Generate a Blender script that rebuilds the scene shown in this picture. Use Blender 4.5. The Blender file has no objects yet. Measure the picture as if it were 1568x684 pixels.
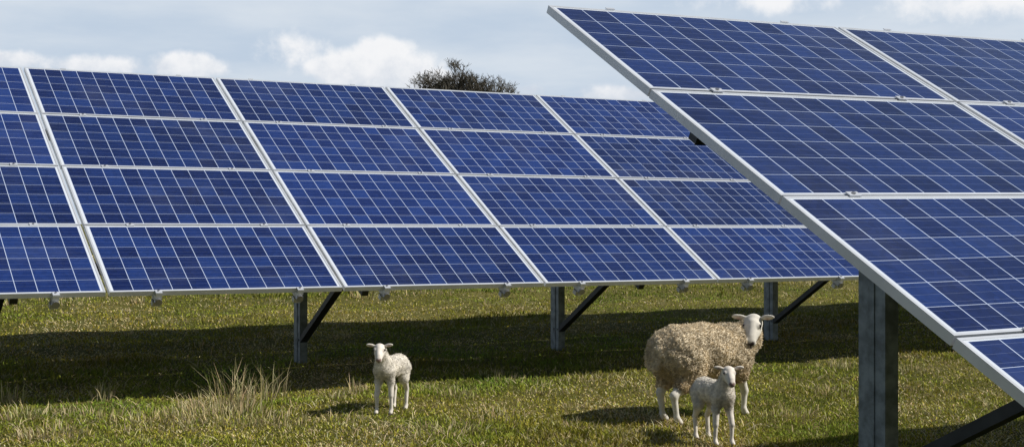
import bpy, math, random
import numpy as np
from mathutils import Vector, noise
rng=np.random.default_rng(7); random.seed(7)
S=bpy.context.scene
S.view_settings.view_transform='Standard'; S.view_settings.look='None'; S.view_settings.exposure=0
CAMH=1.9; F_PX=2174.7
YAW=0.51; RD=np.array([math.cos(YAW),math.sin(YAW)]); PD=np.array([-math.sin(YAW),math.cos(YAW)])

# ---------------------------------------------------------------- terrain height
def base_h(p):
    p=np.asarray(p,float)
    hi=22+8*(1-np.exp(-np.clip(p-22,0,None)/8))
    lo=-10-8*(1-np.exp(-np.clip(-10-p,0,None)/8))
    return .045*np.where(p>22,hi,np.where(p<-10,lo,p))
def ground(x,y):
    x=np.asarray(x,float); y=np.asarray(y,float)
    p=x*PD[0]+y*PD[1]
    b=.012*np.sin(2.1*x+.7*y+1)+.010*np.sin(-1.3*x+2.6*y+2)+.006*np.sin(4.9*x+3.7*y)+.006*np.sin(5.3*y-3.1*x+.5)
    return base_h(p)+b

# ---------------------------------------------------------------- helpers
def new_mat(name):
    m=bpy.data.materials.new(name); m.use_nodes=True
    nt=m.node_tree; b=nt.nodes['Principled BSDF']
    return m,nt,b
def N(nt,t,**kw):
    n=nt.nodes.new(t)
    for k,v in kw.items(): setattr(n,k,v)
    return n
def M(nt,op,a,b=None,c=None,clamp=False):
    n=nt.nodes.new('ShaderNodeMath'); n.operation=op; n.use_clamp=clamp
    for i,v in enumerate((a,b,c)):
        if v is None: continue
        if isinstance(v,(int,float)): n.inputs[i].default_value=v
        else: nt.links.new(v,n.inputs[i])
    return n.outputs[0]
def MIX(nt,f,a,b,mode='MIX'):
    n=nt.nodes.new('ShaderNodeMix'); n.data_type='RGBA'; n.blend_type=mode
    for idx,v in ((0,f),(6,a),(7,b)):
        if isinstance(v,(int,float)): n.inputs[idx].default_value=v
        elif isinstance(v,tuple): n.inputs[idx].default_value=(*v,1) if len(v)==3 else v
        else: nt.links.new(v,n.inputs[idx])
    return n.outputs[2]
def SS(nt,v,lo,hi,a=0.,b=1.):
    n=nt.nodes.new('ShaderNodeMapRange'); n.interpolation_type='SMOOTHSTEP'
    nt.links.new(v,n.inputs[0]); n.inputs[1].default_value=lo; n.inputs[2].default_value=hi
    n.inputs[3].default_value=a; n.inputs[4].default_value=b
    return n.outputs[0]
def NOI(nt,vec,scale,detail=4,rough=.5):
    n=nt.nodes.new('ShaderNodeTexNoise'); n.inputs['Scale'].default_value=scale
    n.inputs['Detail'].default_value=detail; n.inputs['Roughness'].default_value=rough
    if vec is not None: nt.links.new(vec,n.inputs['Vector'])
    return n
def mesh_np(name,verts,faces,mat=None,parent=None,k=None,smooth=False):
    me=bpy.data.meshes.new(name)
    if isinstance(faces,np.ndarray):
        n,k=faces.shape
        me.vertices.add(len(verts)); me.vertices.foreach_set('co',np.asarray(verts,np.float32).ravel())
        me.loops.add(n*k); me.loops.foreach_set('vertex_index',faces.astype(np.int32).ravel())
        me.polygons.add(n); me.polygons.foreach_set('loop_start',np.arange(0,n*k,k,dtype=np.int32))
        me.polygons.foreach_set('loop_total',np.full(n,k,np.int32))
        me.update(calc_edges=True); me.validate()
    else:
        me.from_pydata([tuple(v) for v in verts],[],faces)
    if smooth: me.polygons.foreach_set('use_smooth',np.ones(len(me.polygons),bool))
    o=bpy.data.objects.new(name,me); S.collection.objects.link(o)
    if mat: me.materials.append(mat)
    if parent: o.parent=parent
    return o
def col_attr(me,cols,name='Col'):
    a=me.color_attributes.new(name,'FLOAT_COLOR','POINT')
    c=np.ones((len(cols),4),np.float32); c[:,:3]=cols
    a.data.foreach_set('color',c.ravel())
def empty(name):
    e=bpy.data.objects.new(name,None); S.collection.objects.link(e); return e
class Boxes:
    def __init__(s): s.v=[]; s.f=[]
    def hexa(s,c):
        n=len(s.v); s.v+= [tuple(p) for p in c]
        s.f+=[(n,n+3,n+2,n+1),(n+4,n+5,n+6,n+7),(n,n+1,n+5,n+4),(n+1,n+2,n+6,n+5),(n+2,n+3,n+7,n+6),(n+3,n,n+4,n+7)]
    def box(s,T,a0,a1,b0,b1,c0,c1):
        s.hexa([T(a,b,c) for c in (c0,c1) for a,b in ((a0,b0),(a1,b0),(a1,b1),(a0,b1))])
    def beam(s,P,Q,side,w,h):
        P=np.array(P,float);Q=np.array(Q,float); d=(Q-P)/np.linalg.norm(Q-P)
        side=np.array(side,float); side-=d*side.dot(d); side/=np.linalg.norm(side); up=np.cross(side,d)
        def T(a,b,c): return P+side*a+up*b+(Q-P)*c
        s.box(T,-w/2,w/2,-h/2,h/2,0,1)
    def cyl(s,P,Q,r,n=10):
        P=np.array(P,float);Q=np.array(Q,float); d=(Q-P)/np.linalg.norm(Q-P)
        a=np.cross(d,[0,0,1] if abs(d[2])<.9 else [1,0,0]); a/=np.linalg.norm(a); b=np.cross(d,a)
        k=len(s.v)
        for E in (P,Q):
            for i in range(n):
                t=2*math.pi*i/n; s.v.append(tuple(E+r*(a*math.cos(t)+b*math.sin(t))))
        for i in range(n): j=(i+1)%n; s.f.append((k+i,k+j,k+n+j,k+n+i))
        s.f.append(tuple(k+i for i in range(n))[::-1]); s.f.append(tuple(k+n+i for i in range(n)))
    def make(s,name,mat,parent):
        return mesh_np(name,s.v,s.f,mat,parent)

# ---------------------------------------------------------------- materials
def mat_glass():
    m,nt,b=new_mat('photovoltaic_glass'); L=nt.links.new
    uv=N(nt,'ShaderNodeUVMap',uv_map='cells'); sp=N(nt,'ShaderNodeSeparateXYZ'); L(uv.outputs[0],sp.inputs[0])
    u0,v0=sp.outputs[0],sp.outputs[1]
    u=M(nt,'SUBTRACT',M(nt,'MODULO',u0,20.),4.); v=M(nt,'SUBTRACT',M(nt,'MODULO',v0,10.),2.)
    fu=M(nt,'FRACT',M(nt,'ADD',u,10.)); fv=M(nt,'FRACT',M(nt,'ADD',v,10.))
    du=M(nt,'MINIMUM',fu,M(nt,'SUBTRACT',1.,fu)); dv=M(nt,'MINIMUM',fv,M(nt,'SUBTRACT',1.,fv))
    gap=M(nt,'MAXIMUM',M(nt,'LESS_THAN',du,.0150),M(nt,'LESS_THAN',dv,.0085))
    out=M(nt,'MAXIMUM',M(nt,'MAXIMUM',M(nt,'LESS_THAN',u,0.),M(nt,'GREATER_THAN',u,12.)),
            M(nt,'MAXIMUM',M(nt,'LESS_THAN',v,0.),M(nt,'GREATER_THAN',v,6.)))
    bb=M(nt,'FRACT',M(nt,'MULTIPLY',fv,3.)); bb=M(nt,'ABSOLUTE',M(nt,'SUBTRACT',bb,.5)); bus=M(nt,'LESS_THAN',bb,.014)
    fl=N(nt,'ShaderNodeVectorMath',operation='FLOOR'); L(uv.outputs[0],fl.inputs[0])
    wn=N(nt,'ShaderNodeTexWhiteNoise',noise_dimensions='2D'); L(fl.outputs[0],wn.inputs['Vector'])
    cb=N(nt,'ShaderNodeCombineXYZ'); L(M(nt,'FLOOR',M(nt,'DIVIDE',u0,20.)),cb.inputs[0]); L(M(nt,'FLOOR',M(nt,'DIVIDE',v0,10.)),cb.inputs[1])
    wp=N(nt,'ShaderNodeTexWhiteNoise',noise_dimensions='2D'); L(cb.outputs[0],wp.inputs['Vector'])
    vo=N(nt,'ShaderNodeTexVoronoi',voronoi_dimensions='2D'); vo.inputs['Scale'].default_value=7; L(uv.outputs[0],vo.inputs['Vector'])
    sv=N(nt,'ShaderNodeSeparateColor'); L(vo.outputs['Color'],sv.inputs[0])
    k=M(nt,'ADD',M(nt,'ADD',.55,M(nt,'MULTIPLY',wn.outputs['Value'],.45)),M(nt,'ADD',M(nt,'MULTIPLY',sv.outputs[0],.30),M(nt,'MULTIPLY',wp.outputs['Value'],.40)))
    c1=MIX(nt,wn.outputs['Value'],(.0055,.015,.085),(.0085,.024,.108))
    kk=N(nt,'ShaderNodeCombineXYZ'); 
    for i in range(3): L(k,kk.inputs[i])
    cell=MIX(nt,1.,c1,kk.outputs[0],'MULTIPLY')
    c=MIX(nt,M(nt,'MULTIPLY',bus,.4),cell,(.22,.27,.42))
    c=MIX(nt,gap,c,(.52,.60,.76))
    c=MIX(nt,out,c,(.62,.66,.71))
    tc=N(nt,'ShaderNodeTexCoord'); d=NOI(nt,tc.outputs['Object'],1.3,5,.6)
    c=MIX(nt,SS(nt,d.outputs[0],.45,.8,0.,.06),c,(.35,.36,.36))
    L(c,b.inputs['Base Color'])
    L(SS(nt,d.outputs[0],.3,.8,.08,.24),b.inputs['Roughness'])
    b.inputs['IOR'].default_value=1.45
    return m
def mat_simple(name,col,rough=.5,metal=0.,var=.15,scale=6.):
    m,nt,b=new_mat(name); tc=N(nt,'ShaderNodeTexCoord'); n=NOI(nt,tc.outputs['Object'],scale,5,.6)
    lo=tuple(x*(1-var) for x in col); hi=tuple(min(1,x*(1+var)) for x in col)
    nt.links.new(MIX(nt,SS(nt,n.outputs[0],.3,.7),lo,hi),b.inputs['Base Color'])
    b.inputs['Roughness'].default_value=rough; b.inputs['Metallic'].default_value=metal
    return m
def mat_attr(name,rough=.7,spec=.3,trans=0.,noise_amt=.2,scale=30.):
    m,nt,b=new_mat(name); a=N(nt,'ShaderNodeAttribute',attribute_name='Col')
    c=a.outputs['Color']
    if noise_amt:
        tc=N(nt,'ShaderNodeTexCoord'); n=NOI(nt,tc.outputs['Object'],scale,4,.6)
        c=MIX(nt,SS(nt,n.outputs[0],.3,.7,0.,noise_amt),c,(0.,0.,0.))
    nt.links.new(c,b.inputs['Base Color']); b.inputs['Roughness'].default_value=rough
    b.inputs['Specular IOR Level'].default_value=spec
    if trans:
        t=N(nt,'ShaderNodeBsdfTranslucent'); nt.links.new(c,t.inputs[0]); mx=N(nt,'ShaderNodeMixShader'); mx.inputs[0].default_value=trans
        nt.links.new(b.outputs[0],mx.inputs[1]); nt.links.new(t.outputs[0],mx.inputs[2])
        nt.links.new(mx.outputs[0],nt.nodes['Material Output'].inputs[0])
    return m
GLASS=mat_glass()
ALU=mat_simple('anodised_aluminium',(.64,.66,.69),.38,.35,.06)
ALU2=mat_simple('rail_aluminium',(.50,.51,.53),.42,.5,.1)
BACK=mat_simple('panel_backsheet',(.30,.31,.32),.6,0,.05)
GALV=mat_simple('galvanised_steel',(.20,.235,.265),.5,.4,.35,14.)
DARK=mat_simple('dark_steel',(.035,.04,.047),.5,.4,.25,9.)
BOLT=mat_simple('bolt_steel',(.35,.35,.36),.35,.8,.1)

# ---------------------------------------------------------------- solar arrays
W,H=1.8922,1.0
def build_array(origin,yaw,tilt,inc,i0,i1,posts,strut_z,strut_s):
    root=empty('solar_panel_array')
    r=np.array([math.cos(yaw)*math.cos(inc),math.sin(yaw)*math.cos(inc),math.sin(inc)])
    b=np.array([-math.sin(yaw),math.cos(yaw),0]); nn=np.cross(r,b); u=b*math.cos(tilt)+nn*math.sin(tilt); n=np.cross(r,u)
    O=np.array(origin)+np.array([0,0,CAMH])
    def T(a,s,c): return O+r*a+u*s+n*c
    gx,gy=.024,.012; lip=.014
    gv=[];gf=[];uvs=[]; fr=Boxes(); bk=Boxes(); cl=Boxes(); rl=Boxes(); bo=Boxes(); pu=Boxes(); po=Boxes(); st=Boxes()
    R=random.Random(3)
    for i in range(i0,i1):
        for j in range(4):
            x0=i*W+gx/2; x1=(i+1)*W-gx/2; y0=j*H+gy/2; y1=(j+1)*H-gy/2
            dz=R.uniform(-.002,.002); x0+=R.uniform(-.003,.003); x1+=R.uniform(-.003,.003)
            fr.box(T,x0,x1,y0,y0+lip,-.04+dz,dz); fr.box(T,x0,x1,y1-lip,y1,-.04+dz,dz)
            fr.box(T,x0,x0+lip,y0+lip,y1-lip,-.04+dz,dz); fr.box(T,x1-lip,x1,y0+lip,y1-lip,-.04+dz,dz)
            a0,a1,c0,c1=x0+lip,x1-lip,y0+lip,y1-lip; k=len(gv)
            gv+= [T(a0,c0,dz-.0025),T(a1,c0,dz-.0025),T(a1,c1,dz-.0025),T(a0,c1,dz-.0025)]; gf.append((k,k+1,k+2,k+3))
            mu=.018/.150; mv=.008/.157
            U0=20*(i+20)+4-mu;U1=20*(i+20)+16+mu;V0=10*(j+5)+2-mv;V1=10*(j+5)+8+mv
            uvs+=[(U0,V0),(U1,V0),(U1,V1),(U0,V1)]
            bk.box(T,a0,a1,c0,c1,dz-.009,dz-.0045)
            bk.box(T,(a0+a1)/2-.06,(a0+a1)/2+.06,c1-.2,c1-.08,dz-.03,dz-.0092)
        for fx in (.2,.8):
            a=(i+fx)*W
            rl.box(T,a-.02,a+.02,-.03,4*H+.01,-.095,-.0425)
            for j in range(5):
                s=j*H
                if 0<j<4: cl.box(T,a-.03,a+.03,s-.017,s+.017,.0023,.008)
                elif j==0: cl.box(T,a-.025,a+.025,-.028,.016,.0023,.007); cl.box(T,a-.025,a+.025,-.030,-.0062,-.0417,.0020)
                else: cl.box(T,a-.025,a+.025,s-.012,s+.004,.0023,.006)
                if j<4: bo.cyl(T(a,s,.0068 if j==0 else .0078),T(a,s,.013),.009,8)
            bo.cyl(T(a,-.045,-.072),T(a,-.0302,-.072),.030,12); 
            rl.box(T,a-.03,a+.03,.0,.05,-.135,-.0955)
    glass=mesh_np('cells_glass',gv,gf,GLASS,root); ul=glass.data.uv_layers.new(name='cells')
    for k,p in enumerate(uvs): ul.data[k].uv=p
    fr.make('frames',ALU,root); bk.make('backsheets',BACK,root); cl.make('clamps',ALU,root); rl.make('mounting_rails',ALU2,root); bo.make('bolts',BOLT,root)
    A0,A1=i0*W+.26,i1*W-.26
    for s in (.62,2.92):
        pu.box(T,A0,A1,s-.03,s+.03,-.215,-.1355); pu.box(T,A0,A1,s-.03,s-.024,-.22,-.2155)
    pu.make('purlins',DARK,root)
    for pi in posts:
        a=pi*W; sp=2.17
        po2=T(a,sp,-.25); r2=np.array([r[0],r[1],0]);r2/=np.linalg.norm(r2); g=float(ground(po2[0],po2[1]))
        st.box(T,a-.03,a+.03,.35,3.5,-.315,-.2205)
        def TP(x,y,z): return np.array([po2[0],po2[1],0])+r2*x+b*y+np.array([0,0,z])
        zt=po2[2]-.02; zb=g-.4; w=.08;fl=.075;t=.006
        po.box(TP,-.036,-.036+t,-w,w,zb,zt)
        po.box(TP,-.030,-.036+fl,-w,-w+t,zb,zt+.03); po.box(TP,-.030,-.036+fl,w-t,w,zb,zt+.03)
        po.box(TP,-.036+fl-t,-.036+fl,-w+t,-w+.022,zb,zt); po.box(TP,-.036+fl-t,-.036+fl,w-.022,w-t,zb,zt)
        po.box(TP,-.041,-.0365,-.018,.018,zb,zt)
        sp_=TP(.0,-w-.01,g+strut_z); e=T(a,strut_s,-.29)
        st.beam(sp_+b*.05,e,r2,.07,.05)
        for q in (.0,.06): bo2=TP(-.047,-w+.03+q,g+strut_z+.02); po.cyl(bo2,bo2+r2*.012,.010,8)
    po.make('posts',GALV,root); st.make('rafters_and_struts',DARK,root)
    return root
build_array((-3.0149,10.5968,-.5127),.5085,.5275,-.0023,-4,9,[-1.83]+[-.315]+[-1.80+1.5*k for k in range(2,8)],.20,.72)
yf,tf,nf=.5137,.507,.0118
r=np.array([math.cos(yf)*math.cos(nf),math.sin(yf)*math.cos(nf),math.sin(nf)]);b_=np.array([-math.sin(yf),math.cos(yf),0]); u=b_*math.cos(tf)+np.cross(r,b_)*math.sin(tf)
of=np.array([.1642,7.0062,1.0804])-4*u
build_array(of,yf,tf,nf,0,6,[.407+1.5*k for k in range(0,4)],.62,1.05)

# ---------------------------------------------------------------- ground
def axis(lo,hi,step,far):
    mid=np.arange(lo,hi+step/2,step); out=[];d=step;x=hi
    while x<far: d*=1.35; x+=d; out.append(x)
    o2=[];d=step;x=lo
    while x>-far: d*=1.35; x-=d; o2.append(x)
    return np.array(o2[::-1]+list(mid)+out)
xs=axis(-12,18,.2,2500); ys=axis(2,34,.2,2500)
X,Y=np.meshgrid(xs,ys); Z=ground(X,Y); V=np.stack([X,Y,Z],-1).reshape(-1,3)
ny,nx=X.shape; idx=np.arange(ny*nx).reshape(ny,nx)
Fq=np.stack([idx[:-1,:-1],idx[:-1,1:],idx[1:,1:],idx[1:,:-1]],-1).reshape(-1,4)
m,nt,b=new_mat('pasture_soil_and_turf'); tc=N(nt,'ShaderNodeTexCoord')
n1=NOI(nt,tc.outputs['Object'],.55,5,.6); n2=NOI(nt,tc.outputs['Object'],9.,6,.7); n3=NOI(nt,tc.outputs['Object'],45.,4,.7)
c=MIX(nt,SS(nt,n1.outputs[0],.35,.68),(.095,.105,.016),(.185,.165,.040))
c=MIX(nt,SS(nt,n2.outputs[0],.48,.70),c,(.28,.235,.085))
c=MIX(nt,SS(nt,n3.outputs[0],.45,.7,0.,.65),c,(.035,.034,.010))
nt.links.new(c,b.inputs['Base Color']); b.inputs['Roughness'].default_value=.95; b.inputs['Specular IOR Level'].default_value=.1
bp=N(nt,'ShaderNodeBump'); bp.inputs['Strength'].default_value=.9; bp.inputs['Distance'].default_value=.05
nt.links.new(n3.outputs[0],bp.inputs['Height']); nt.links.new(bp.outputs[0],b.inputs['Normal'])
mesh_np('ground',V,Fq,m,smooth=True)

# ---------------------------------------------------------------- grass
def fbm(x,y,s,seed=0):
    v=0;a=1;t=0
    r_=np.random.default_rng(seed)
    for o in range(4):
        for k in range(3):
            th=r_.uniform(0,2*np.pi);ph=r_.uniform(0,6.28); f=s*(1.9**o)*r_.uniform(.8,1.25)
            v=v+a*np.sin(f*(x*np.cos(th)+y*np.sin(th))+ph+1.3*np.sin(f*.7*(x*np.sin(th)-y*np.cos(th))+ph*2)); t+=a*.6
        a*=.6
    return v/t
GV=[];GF=[];GC=[];cnt=0
def add_blades(x,y,h,w,col,lean,dirn=None):
    global cnt
    n=len(x); z=ground(x,y)-.006; th=rng.uniform(0,2*np.pi,n); ph=rng.uniform(0,2*np.pi,n) if dirn is None else dirn
    wx=np.cos(th)*w/2; wy=np.sin(th)*w/2; lx=np.cos(ph)*h*lean; ly=np.sin(ph)*h*lean
    hz=h*np.sqrt(np.clip(1-.6*lean**2,.05,1))
    v=np.zeros((n,5,3)); 
    v[:,0]=np.stack([x-wx,y-wy,z],-1); v[:,1]=np.stack([x+wx,y+wy,z],-1)
    v[:,2]=np.stack([x-wx*.8+lx*.35,y-wy*.8+ly*.35,z+hz*.6],-1); v[:,3]=np.stack([x+wx*.8+lx*.35,y+wy*.8+ly*.35,z+hz*.6],-1)
    v[:,4]=np.stack([x+lx,y+ly,z+hz],-1)
    b0=cnt+np.arange(n)*5
    f=np.concatenate([np.stack([b0,b0+1,b0+3],-1),np.stack([b0,b0+3,b0+2],-1),np.stack([b0+2,b0+3,b0+4],-1)])
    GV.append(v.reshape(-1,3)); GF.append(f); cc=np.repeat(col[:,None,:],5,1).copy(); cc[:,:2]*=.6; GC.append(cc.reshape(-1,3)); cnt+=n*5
n=360000
yy=1/rng.uniform(1/40.,1/7.2,n); xx=rng.uniform(-.52,.52,n)*yy+rng.uniform(-1,1,n)
dry=fbm(xx,yy,2.6,1); dry2=fbm(xx,yy,.6,2); lush=fbm(xx,yy,1.6,5)
isdry=(rng.uniform(0,1,n)<np.clip(.26+.55*dry+.28*dry2,.03,.92))
g=np.stack([.310+.09*rng.uniform(0,1,n)+.10*dry2+.08*dry,.330+.06*rng.uniform(0,1,n)+.02*dry2,.038+.02*rng.uniform(0,1,n)],-1)
s_=np.stack([.63+.16*rng.uniform(0,1,n),.53+.13*rng.uniform(0,1,n),.26+.10*rng.uniform(0,1,n)],-1)
brown=np.clip(fbm(xx,yy,1.1,9)-.35,0,1)[:,None]
col=np.clip(np.where(isdry[:,None],s_,g),.01,1)*rng.uniform(.6,1.15,n)[:,None]*(1-.34*np.clip(lush,-.2,1))[:,None]*(1-brown*np.array([.35,.5,.4]))
hh=(.018+.022*rng.uniform(0,1,n)+.028*np.clip(lush,0,1.5))*np.where(isdry,.9,1); 
lean=np.where(isdry,rng.uniform(.6,1.25,n),rng.uniform(.1,1.0,n))
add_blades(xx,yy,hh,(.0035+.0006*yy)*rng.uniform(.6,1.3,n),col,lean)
# flattened loose straw stems lying over the sward
n=22000
yy=1/rng.uniform(1/26.,1/7.4,n); xx=rng.uniform(-.52,.52,n)*yy
kp=rng.uniform(0,1,n)<np.clip(.35+.7*fbm(xx,yy,1.9,21),.03,1); xx=xx[kp];yy=yy[kp];n=len(xx)
sc=np.stack([.66+.12*rng.uniform(0,1,n),.57+.10*rng.uniform(0,1,n),.32+.10*rng.uniform(0,1,n)],-1)*rng.uniform(.6,1.1,n)[:,None]
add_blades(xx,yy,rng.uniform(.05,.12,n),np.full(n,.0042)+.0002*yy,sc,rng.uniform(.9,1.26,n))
def tuft(cx,cy,rad,n,h,straw=.9,lean=.5,w=.006):
    a=rng.uniform(0,2*np.pi,n); q=rad*np.sqrt(rng.uniform(0,1,n)); x=cx+q*np.cos(a); y=cy+q*np.sin(a)
    d=rng.uniform(0,1,n)<straw
    c=np.where(d[:,None],np.stack([.58+.14*rng.uniform(0,1,n),.49+.12*rng.uniform(0,1,n),.25+.10*rng.uniform(0,1,n)],-1),np.stack([.18+0*a,.22+0*a,.03+0*a],-1))*rng.uniform(.6,1.1,n)[:,None]
    add_blades(x,y,h*rng.uniform(.35,1,n)**1.3,w*rng.uniform(.6,1.3,n),c,lean*rng.uniform(.2,1.5,n),a+rng.normal(0,.7,n))
def at(px,py):
    a=(px-784)/F_PX; v=(py-341)/F_PX; c=a*PD[0]+PD[1]; z=1.9/(v+.045*c); return a*z,z
for px,py,rad,nn_,h in ((355,622,.16,90,.44),(330,628,.28,240,.17),(395,615,.16,60,.34),(420,606,.10,35,.38),(300,640,.3,220,.11),(360,640,.35,300,.13),
      (545,602,.05,40,.20),(160,612,.10,60,.18),(15,615,.12,70,.20),(80,668,.25,150,.13),(230,650,.3,180,.12),(430,640,.25,130,.11),
      (700,610,.16,90,.12),(770,575,.2,80,.10),(900,580,.2,90,.10),(880,650,.2,110,.09),(680,660,.3,160,.10),(1280,560,.2,120,.12),(1270,600,.25,120,.10),(1210,640,.2,100,.10),(1400,570,.25,120,.12),(1000,600,.15,60,.1),
      (520,640,.2,90,.09),(760,640,.25,110,.10),(960,670,.25,120,.1),(40,640,.3,150,.12),(140,640,.25,130,.11),(510,610,.1,40,.13),(650,600,.12,50,.12)):
    x,y=at(px,py); tuft(x,y,rad,nn_,h)
for k in range(650):
    y=1/rng.uniform(1/26,1/8.5); x=rng.uniform(-.5,.5)*y; tuft(x,y,rng.uniform(.04,.25),int(rng.uniform(15,60)),rng.uniform(.04,.11),rng.uniform(.5,1),1.1)
for k in range(340):
    q=rng.uniform(-14,22); p=rng.normal(20.5,1.0)+(rng.uniform(0,6) if k%3==0 else 0); x,y=RD*q+PD*p
    tuft(x,y,rng.uniform(.1,.4),int(rng.uniform(25,60)),rng.uniform(.08,.28),.85,.5,.012)
GRASS=mat_attr('grass_blades',.7,.10,.15,.0)
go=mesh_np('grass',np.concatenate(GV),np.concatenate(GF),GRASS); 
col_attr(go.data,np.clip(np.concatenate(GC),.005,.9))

# ---------------------------------------------------------------- bare tree
def build_tree(x,y,height,spread,seed):
    rt=random.Random(seed); bx=Boxes(); bx2=Boxes()
    def seg(B,P,Q,r0,r1,n):
        d=(Q-P).normalized(); a=d.cross(Vector((0,0,1)) if abs(d.z)<.9 else Vector((1,0,0))).normalized(); b=d.cross(a); k=len(B.v)
        for E,rr in ((P,r0),(Q,r1)):
            for i in range(n):
                t=2*math.pi*i/n; B.v.append(tuple(E+rr*(a*math.cos(t)+b*math.sin(t))))
        for i in range(n): j=(i+1)%n; B.f.append((k+i,k+j,k+n+j,k+n+i))
    def grow(P,D,L,r,lev):
        B=bx if lev<4 else bx2
        ns=3 if lev<5 else 2; p=P; d=D.copy(); pts=[p]
        for s in range(ns):
            d=(d+Vector((rt.gauss(0,.13),rt.gauss(0,.13),rt.gauss(0,.09)+.05))).normalized(); q=p+d*(L/ns)
            seg(B,p,q,r*(1-.45*s/ns),r*(1-.45*(s+1)/ns),6 if lev<3 else 3); p=q; pts.append(p)
        if lev>=6: return
        for c in range([8,6,5,4,4,4][lev]):
            t=rt.uniform(.35,1.); q=pts[min(ns,int(t*ns)+0)].lerp(pts[min(ns,int(t*ns)+1)],.5)
            ax=Vector((rt.gauss(0,1),rt.gauss(0,1),rt.gauss(0,.5))).normalized()
            nd=(d*1.0+ax*[.9,.85,.85,.8,.8,.8][lev]*spread+Vector((0,0,.12))).normalized()
            grow(q,nd,L*rt.uniform(.60,.72),max(r*.52,.0080),lev+1)
    z=float(ground(x,y)); grow(Vector((x,y,z-.2)),Vector((0,0,1)),height*.34,.17,0)
    vs=np.array(bx.v+bx2.v); zs=vs[:,2]-z; t0=np.percentile(zs,90); 
    cz=lambda q: np.where(q>t0,t0+(q-t0)*.6,q)      # round the crown off
    k=height/cz(np.percentile(zs,99.7)); hi=vs[zs>t0]; off=np.array([hi[:,0].mean()-x,0,0])*k
    root=empty('bare_tree')
    BK=mat_simple('bark',(.075,.062,.05),.9,0,.3,3.); TW=mat_simple('twigs',(.105,.092,.07),.9,0,.3,2.)
    for B,nm,mm in ((bx,'trunk_and_limbs',BK),(bx2,'twigs',TW)):
        v=np.array(B.v)-[x,y,z]; v[:,2]=cz(v[:,2]); v=v*k*np.array([.72,.72,1])+[x,y,z]-off*.72
        mesh_np(nm,v,B.f,mm,root)
build_tree(-2.37,60,7.15,1.0,11)

# ---------------------------------------------------------------- animals: smooth-union field + surface nets
def rcone(P,a,b,ra,rb):
    a=np.array(a);b=np.array(b); ab=b-a; t=np.clip(((P-a)@ab)/(ab@ab),0,1)
    return np.linalg.norm(P-a-t[...,None]*ab,axis=-1)-(ra+(rb-ra)*t)
def ell(P,c,r,ax=None):
    q=P-np.array(c)
    if ax is not None: q=q@np.array(ax).T
    r=np.array(r); k0=np.linalg.norm(q/r,axis=-1); k1=np.linalg.norm(q/(r*r),axis=-1)
    return k0*(k0-1)/np.maximum(k1,1e-6)
def smin(a,b,k):
    h=np.clip(.5+.5*(b-a)/k,0,1); return b+(a-b)*h-k*h*(1-h)
def field(P,prims,kdef):
    d=None
    for pr in prims:
        e=rcone(P,*pr[1:5]) if pr[0]=='c' else ell(P,*pr[1:4])
        d=e if d is None else smin(d,e,pr[-1])
    return d
def surface_nets(prims,lo,hi,h,kd):
    lo=np.array(lo);hi=np.array(hi); n=np.ceil((hi-lo)/h).astype(int)+1
    g=[lo[i]+h*np.arange(n[i]) for i in range(3)]
    P=np.stack(np.meshgrid(*g,indexing='ij'),-1).astype(np.float32); D=np.empty(tuple(n),np.float32)
    for i in range(0,n[0],16): D[i:i+16]=field(P[i:i+16].astype(float),prims,kd)
    s=D<0; acc=np.zeros(tuple(n-1)+(3,)); ct=np.zeros(tuple(n-1))
    for ax in range(3):
        for o1 in (0,1):
            for o2 in (0,1):
                off=[0,0,0]; oth=[k for k in range(3) if k!=ax]; off[oth[0]]=o1; off[oth[1]]=o2
                sl0=tuple(slice(off[k],off[k]+n[k]-1) for k in range(3)); off2=list(off); off2[ax]+=1
                sl1=tuple(slice(off2[k],off2[k]+n[k]-1) for k in range(3))
                d0=D[sl0];d1=D[sl1]; cr=(d0<0)!=(d1<0); t=np.where(cr,d0/np.where(cr,d0-d1,1),0)
                pos=np.zeros(d0.shape+(3,)); pos[...,oth[0]]=o1; pos[...,oth[1]]=o2; pos[...,ax]=t
                acc+=pos*cr[...,None]; ct+=cr
    act=ct>0; vid=-np.ones(act.shape,int); vid[act]=np.arange(act.sum()); ii=np.argwhere(act)
    verts=lo+(ii+acc[act]/ct[act][:,None])*h; faces=[]
    for ax in range(3):
        o=[k for k in range(3) if k!=ax]; sl=[slice(1,n[k]-1) for k in range(3)]; sl[ax]=slice(0,n[ax]-1)
        s2=list(sl); s2[ax]=slice(1,n[ax]); a=s[tuple(sl)]; b=s[tuple(s2)]; e=np.argwhere(a!=b)
        base=e.copy(); base[:,o[0]]+=1; base[:,o[1]]+=1
        fl=a[tuple(e.T)]
        def id_(d1,d2):
            q=base.copy(); q[:,o[0]]-=d1; q[:,o[1]]-=d2; return vid[tuple(q.T)]
        q=np.stack([id_(0,0),id_(1,0),id_(1,1),id_(0,1)],-1)
        flip=fl if ax!=1 else ~fl
        q=np.where(flip[:,None],q,q[:,::-1]); faces.append(q)
    return verts,np.concatenate(faces)
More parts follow.
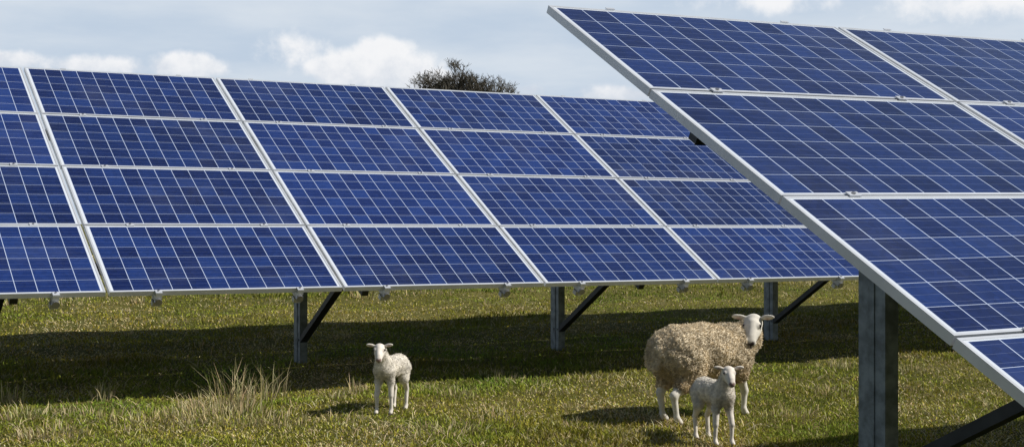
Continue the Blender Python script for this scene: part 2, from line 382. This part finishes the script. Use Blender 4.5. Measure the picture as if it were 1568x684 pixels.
def head_prims(P,F,U,s,es=1.,k=.02):
    F=np.array(F,float);F/=np.linalg.norm(F); U=np.array(U,float);U-=F*U.dot(F);U/=np.linalg.norm(U);Rr=np.cross(F,U);P=np.array(P,float)
    w=lambda f,r_,u_: P+s*(F*f+Rr*r_+U*u_)
    pr=[('c',w(.01,0,-.02),w(.19,0,-.035),.068*s,.036*s,k*s*2),
        ('c',w(.05,0,-.055),w(.185,0,-.060),.050*s,.026*s,.02*s),
        ('c',w(.06,0,.012),w(.17,0,-.012),.042*s,.026*s,.02*s),
        ('e',w(.205,0,-.045),np.array([.030,.036,.032])*s,np.array([F,Rr,U]),.015*s)]
    for sg in (-1,1):
        pr.append(('e',w(.075,sg*.045,.012),np.array([.030,.020,.018])*s,np.array([F,Rr,U]),.015*s))
        d=F*.10+Rr*sg*.97+U*.20; d/=np.linalg.norm(d); up=U-d*U.dot(d); up/=np.linalg.norm(up); th=np.cross(d,up)
        pr.append(('e',w(.0,sg*.062,.022)+d*.050*s*es,np.array([.062*es,.027*es,.012])*s,np.array([d,up,th]),.014*s))
    eyes=[w(.083,sg*.058,.012) for sg in(-1,1)]
    nose=[w(.232,0,-.04),w(.222,.015,-.034),w(.222,-.015,-.034)]
    mouth=[w(.222,0,-.066)]; ears=[w(-.0,sg*.062,.022)+Rr*sg*.050*s*es+F*.008*s for sg in(-1,1)]
    return pr,eyes,nose,mouth,ears,(F,U,Rr)
WOOL=mat_attr('fleece_wool',.95,.05,.12,.16,25.); HIDE=mat_attr('face_and_leg_hair',.85,.15,0,.10,60.)
EYE=mat_simple('dark_eye',(.012,.008,.006),.15,0,.1)
def animal(name,body,legs,head,pos,heading,scale,h,wool_col,hide_col,tuft_n,tuft_l,lump,dirt=True,nose_col=(.05,.035,.035)):
    hp,eyes,nose,mouth,ears,(Fh,Uh,Rh)=head
    allp=body+legs+hp
    pts=[]
    for pr in allp:
        if pr[0]=='c': pts+=[np.array(pr[1])-pr[3],np.array(pr[1])+pr[3],np.array(pr[2])-pr[4],np.array(pr[2])+pr[4]]
        else: m_=max(pr[2]); pts+=[np.array(pr[1])-m_,np.array(pr[1])+m_]
    pts=np.array(pts); v,f=surface_nets(allp,pts.min(0)-.03,pts.max(0)+.03,h,.05)
    db=field(v,body,.05); dl=field(v,legs+hp,.05)
    wool=np.clip((dl-db+.012)/.016,0,1)
    nrm=np.zeros_like(v); e1=v[f[:,1]]-v[f[:,0]]; e2=v[f[:,3]]-v[f[:,0]]; fn=np.cross(e1,e2)
    for k in range(4): np.add.at(nrm,f[:,k],fn)
    nrm/=np.linalg.norm(nrm,axis=1)[:,None]+1e-9
    eps=.004; gd=field(v+nrm*eps,allp,.05)-field(v-nrm*eps,allp,.05)
    if np.median(gd)<0: nrm=-nrm; f=f[:,::-1]
    L=np.array([noise.noise(Vector(p)*(26/scale))*.6+noise.noise(Vector(p)*(55/scale)+Vector((7,1,3)))*.4 for p in v])
    big=np.array([noise.noise(Vector(p)*(7/scale)+Vector((3,8,1))) for p in v])
    v=v+nrm*((L*lump+big*lump*1.2)*wool)[:,None]
    wc=np.array(wool_col); hc=np.array(hide_col)
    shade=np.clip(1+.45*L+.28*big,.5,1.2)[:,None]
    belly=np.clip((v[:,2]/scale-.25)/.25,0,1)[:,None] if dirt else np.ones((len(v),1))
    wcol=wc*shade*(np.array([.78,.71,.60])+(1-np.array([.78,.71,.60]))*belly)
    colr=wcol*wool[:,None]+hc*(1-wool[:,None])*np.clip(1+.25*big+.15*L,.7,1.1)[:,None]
    def paint(c,rad,col_,soft=.4):
        nonlocal colr
        d=np.linalg.norm(v-c,axis=1); t=np.clip((rad-d)/(rad*soft),0,1)[:,None]; colr=colr*(1-t)+np.array(col_)*t
    hs=np.linalg.norm(np.array(eyes[0])-np.array(eyes[1]))/.116
    for c in nose: paint(c,.021*hs,nose_col)
    for c in mouth: paint(c,.016*hs,(.14,.09,.08))
    for c in eyes: paint(c,.020*hs,(.16,.12,.10))
    for c in ears: paint(c,.028*hs,(.52,.36,.31),.8)
    hoof=np.clip((.032*scale/1.0-v[:,2])/.01,0,1)[:,None]*(1-wool[:,None]); colr=colr*(1-hoof)+np.array([.07,.055,.045])*hoof
    root=empty(name); ch,shn=math.cos(heading),math.sin(heading)
    Rm=np.array([[ch,-shn,0],[shn,ch,0],[0,0,1]]); P0=np.array([pos[0],pos[1],float(ground(*pos))-.004])
    tw=lambda a:(np.asarray(a)@Rm.T)+P0
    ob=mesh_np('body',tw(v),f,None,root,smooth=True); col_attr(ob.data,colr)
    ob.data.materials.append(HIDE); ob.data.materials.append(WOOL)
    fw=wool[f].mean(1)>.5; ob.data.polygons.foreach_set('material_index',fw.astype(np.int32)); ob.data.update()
    fi=np.where(fw)[0]; ar=np.linalg.norm(fn[fi],axis=1); ch_=rng.choice(fi,tuft_n,p=ar/ar.sum()); wts=rng.dirichlet([1,1,1,1],tuft_n)
    p=(v[f[ch_]]*wts[...,None]).sum(1); nn_=nrm[f[ch_,0]]
    d=nn_*.8+rng.normal(0,.75,(tuft_n,3))+np.array([0,0,-.30]); d/=np.linalg.norm(d,axis=1)[:,None]
    sd=np.cross(d,rng.normal(0,1,(tuft_n,3))); sd/=np.linalg.norm(sd,axis=1)[:,None]
    Lh=tuft_l*rng.uniform(.4,1.2,tuft_n); wd=tuft_l*.20*rng.uniform(.6,1.3,tuft_n)
    curl=np.cross(d,sd)*Lh[:,None]*rng.uniform(-.6,.6,tuft_n)[:,None]
    a=p-sd*wd[:,None]-nn_*.003; bq=p+sd*wd[:,None]-nn_*.003; c1=p+d*Lh[:,None]*.55+curl-sd*wd[:,None]*.7; c2=p+d*Lh[:,None]*.55+curl+sd*wd[:,None]*.7; e=p+d*Lh[:,None]
    tv=np.stack([a,bq,c1,c2,e],1).reshape(-1,3); k=np.arange(tuft_n)*5
    tf_=np.concatenate([np.stack([k,k+1,k+3],-1),np.stack([k,k+3,k+2],-1),np.stack([k+2,k+3,k+4],-1)])
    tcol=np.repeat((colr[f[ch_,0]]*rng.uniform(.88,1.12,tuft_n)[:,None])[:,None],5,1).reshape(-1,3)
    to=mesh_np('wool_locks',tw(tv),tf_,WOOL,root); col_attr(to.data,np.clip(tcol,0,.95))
    for c in eyes:
        me=bpy.data.meshes.new('eye'); import bmesh; bm=bmesh.new(); bmesh.ops.create_uvsphere(bm,u_segments=12,v_segments=8,radius=.0125*hs); bm.to_mesh(me); bm.free()
        o=bpy.data.objects.new('eye',me); S.collection.objects.link(o); o.parent=root; o.location=tw(c); me.materials.append(EYE)
    return root
def sheep_parts(lookw,heading):
    c,s=math.cos(-heading),math.sin(-heading); F=np.array([c*lookw[0]-s*lookw[1],s*lookw[0]+c*lookw[1],lookw[2]])
    P=np.array([.43,-.13,.765])
    body=[('e',(-.06,0,.535),(.46,.235,.205),None,.05),('e',(-.36,0,.545),(.205,.215,.20),None,.06),('e',(.27,0,.51),(.20,.205,.22),None,.06),
      ('c',(.30,0,.55),(.43,-.06,.62),.165,.115,.06),('c',(.42,-.06,.63),P+np.array([.0,.03,-.06]),.105,.070,.04)]
    legs=[]
    for sg,dx,dxf in ((1,.06,-.03),(-1,-.03,.05)):
        body+=[('c',(-.36,sg*.11,.50),(-.30+dx*.3,sg*.125,.38),.135,.095,.05),('c',(-.30+dx*.3,sg*.125,.38),(-.40+dx*.6,sg*.115,.30),.085,.052,.04),
               ('c',(.28,sg*.10,.46),(.27,sg*.115,.36),.115,.075,.05)]
        legs+=[('c',(-.38+dx*.6,sg*.115,.30),(-.465+dx,sg*.11,.235),.044,.030,.03),('c',(-.465+dx,sg*.11,.235),(-.435+dx,sg*.112,.07),.028,.020,.02),
               ('c',(-.435+dx,sg*.112,.07),(-.405+dx,sg*.112,.028),.024,.029,.012),
               ('c',(.27,sg*.115,.36),(.29+dxf,sg*.112,.21),.045,.029,.03),('c',(.29+dxf,sg*.112,.21),(.28+dxf,sg*.112,.07),.026,.019,.02),('c',(.28+dxf,sg*.112,.07),(.305+dxf,sg*.112,.028),.023,.028,.012)]
    body+=[('c',(-.53,0,.62),(-.575,0,.44),.045,.035,.03)]
    return body,legs,head_prims(P,F,(0,0,1),1.06,.92)
def lamb_parts(lookw,heading,s,neckdir=(.0,.0),step=0):
    c,sn=math.cos(-heading),math.sin(-heading); F=np.array([c*lookw[0]-sn*lookw[1],sn*lookw[0]+c*lookw[1],lookw[2]])
    P=np.array([.215+neckdir[0],neckdir[1],.515])*s
    q=lambda *a: tuple(np.array(a)*s)
    body=[('e',q(0,0,.35),q(.20,.078,.080),None,.03*s),('e',q(-.14,0,.355),q(.085,.078,.080),None,.03*s),('e',q(.12,0,.345),q(.085,.075,.085),None,.03*s),
          ('c',q(.13,0,.37),tuple(P*.85+np.array(q(.13,0,.37))*.15+np.array([-.01,0,-.02])*s),.066*s,.044*s,.03*s)]
    legs=[]
    for sg in (1,-1):
        a=step*sg; y=.052
        body+=[('c',q(-.145,sg*.045,.33),q(-.115,sg*.055,.25),.058*s,.036*s,.025*s),('c',q(.125,sg*.04,.32),q(.12,sg*.05,.25),.045*s,.028*s,.025*s)]
        legs+=[('c',q(-.115,sg*.055,.25),q(-.185+a,sg*.055,.165),.032*s,.018*s,.02*s),('c',q(-.185+a,sg*.055,.165),q(-.172+a,sg*.056,.04),.0165*s,.0125*s,.008*s),('c',q(-.172+a,sg*.056,.04),q(-.155+a,sg*.056,.016),.0145*s,.0165*s,.008*s),
               ('c',q(.12,sg*.05,.25),q(.138-a,sg*.053,.145),.025*s,.0195*s,.02*s),('c',q(.138-a,sg*.053,.145),q(.133-a,sg*.054,.04),.0165*s,.0120*s,.008*s),('c',q(.133-a,sg*.054,.04),q(.15-a,sg*.054,.016),.0145*s,.0165*s,.008*s)]
    body+=[('c',q(-.215,0,.375),q(-.25,.01,.29),.020*s,.017*s,.015*s),('c',q(-.25,.01,.29),q(-.245,.01,.20),.017*s,.014*s,.01*s)]
    return body,legs,head_prims(P,F,(0,0,1),.66*s,.85)
hd=math.radians(42)
bd,lg,hp=sheep_parts((-.26,-.80,-.66),hd)
animal('sheep',bd,lg,hp,(1.51,11.08),hd,.98,.0085,(.72,.62,.455),(.70,.66,.58),42000,.017,.017)
hd=math.atan2(-.94,-.32)
bd,lg,hp=lamb_parts((.02,-.88,-.42),hd,1.01,(0,.0),.012)
x0,y0=at(591,632)
animal('lamb',bd,lg,hp,(x0+.03,y0+.12),hd,.55,.0055,(.74,.69,.60),(.74,.68,.60),12000,.008,.004,False,(.30,.20,.18))
hd=math.atan2(-.92,.34)
bd,lg,hp=lamb_parts((.03,-.90,-.38),hd,1.04,(.005,-.01),-.015)
x0,y0=at(1098,676)
animal('lamb',bd,lg,hp,(x0-.015,y0+.05),hd,.55,.0055,(.74,.69,.60),(.74,.68,.60),12000,.008,.004,False,(.30,.20,.18))

# ---------------------------------------------------------------- sun + sky
sd=Vector((1.1,-.144,1.0)).normalized()
sun=bpy.data.lights.new('sun','SUN'); sun.energy=5.0; sun.angle=math.radians(.5); sun.color=(1.,.96,.89)
so=bpy.data.objects.new('sun',sun); S.collection.objects.link(so); so.rotation_euler=sd.to_track_quat('Z','Y').to_euler(); so.location=(20,-3,20)
w=bpy.data.worlds.new('World'); S.world=w; w.use_nodes=True; nt=w.node_tree; nt.nodes.clear(); L=nt.links.new
out=N(nt,'ShaderNodeOutputWorld'); bg=N(nt,'ShaderNodeBackground'); bg.inputs[1].default_value=.06; L(bg.outputs[0],out.inputs[0])
sky=N(nt,'ShaderNodeTexSky',sky_type='NISHITA'); sky.sun_disc=False; sky.sun_elevation=math.asin(sd.z); sky.sun_rotation=math.atan2(sd.x,sd.y); sky.dust_density=.6
tc=N(nt,'ShaderNodeTexCoord'); sp=N(nt,'ShaderNodeSeparateXYZ'); L(tc.outputs['Generated'],sp.inputs[0]); dx,dy,dz=sp.outputs
den=M(nt,'ADD',M(nt,'MAXIMUM',dz,0.),.12); cbv=N(nt,'ShaderNodeCombineXYZ'); L(M(nt,'DIVIDE',dx,den),cbv.inputs[0]); L(M(nt,'DIVIDE',dy,den),cbv.inputs[1])
vn=NOI(nt,cbv.outputs[0],1.1,6,.55); vm=SS(nt,vn.outputs[0],.32,.68)
low=M(nt,'MULTIPLY',SS(nt,dz,.15,.42,.97,.12),SS(nt,dy,-.3,.3,.3,1.))   # cloud veil low over far field, thinned overhead and behind to cut ambient light
c=MIX(nt,low,sky.outputs[0],MIX(nt,vm,(8.8,10.5,12.7),(11.6,12.7,14.0)))
cn=NOI(nt,tc.outputs['Generated'],28.,7,.55); cn2=NOI(nt,tc.outputs['Generated'],90.,5,.6)
nz=M(nt,'ADD',M(nt,'MULTIPLY',M(nt,'SUBTRACT',cn.outputs[0],.5),2.2),M(nt,'MULTIPLY',M(nt,'SUBTRACT',cn2.outputs[0],.5),.9))
fld=None
def blob(u,v,ru,rv,wt=1.):
    global fld
    a=M(nt,'DIVIDE',M(nt,'SUBTRACT',dx,u),ru); b=M(nt,'DIVIDE',M(nt,'SUBTRACT',dz,v),rv)
    e=M(nt,'MULTIPLY',M(nt,'SUBTRACT',1.,M(nt,'SQRT',M(nt,'ADD',M(nt,'MULTIPLY',a,a),M(nt,'MULTIPLY',b,b)))),wt)
    fld=e if fld is None else M(nt,'MAXIMUM',fld,e)
for q in ((-.095,.108,.052,.018),(-.090,.120,.026,.013),(-.120,.108,.028,.012),(-.062,.101,.034,.010),(-.2225,.107,.030,.012),(-.345,.108,.045,.009,.9),(-.280,.106,.05,.008,.6),
          (-.150,.122,.030,.014,.35),(.085,.090,.05,.007,.5),(.014,.092,.02,.007,.5),(.33,.150,.09,.022,.6),(.17,.152,.06,.012,.45),(-.6,.12,.1,.03),(.6,.13,.12,.04),(.45,.09,.08,.02)): blob(*q)
fld=M(nt,'ADD',fld,M(nt,'MULTIPLY',nz,.5)); front=M(nt,'GREATER_THAN',dy,0.)
msk=M(nt,'MULTIPLY',SS(nt,fld,.0,.45),front)
shd=SS(nt,M(nt,'ADD',M(nt,'MULTIPLY',dz,22.),M(nt,'MULTIPLY',nz,.8)),1.9,2.8)
cc=MIX(nt,shd,(10.6,11.5,12.9),(15.6,15.6,15.8))
c=MIX(nt,M(nt,'MULTIPLY',msk,.92),c,cc); L(c,bg.inputs[0])

# ---------------------------------------------------------------- camera
cam=bpy.data.cameras.new('camera'); co=bpy.data.objects.new('camera',cam); S.collection.objects.link(co)
cam.sensor_fit='HORIZONTAL'; cam.sensor_width=36; cam.lens=36*F_PX/1568; cam.clip_end=6000; cam.clip_start=.1
co.location=(0,0,CAMH); co.rotation_euler=(math.radians(90)+.0002,0,0); S.camera=co
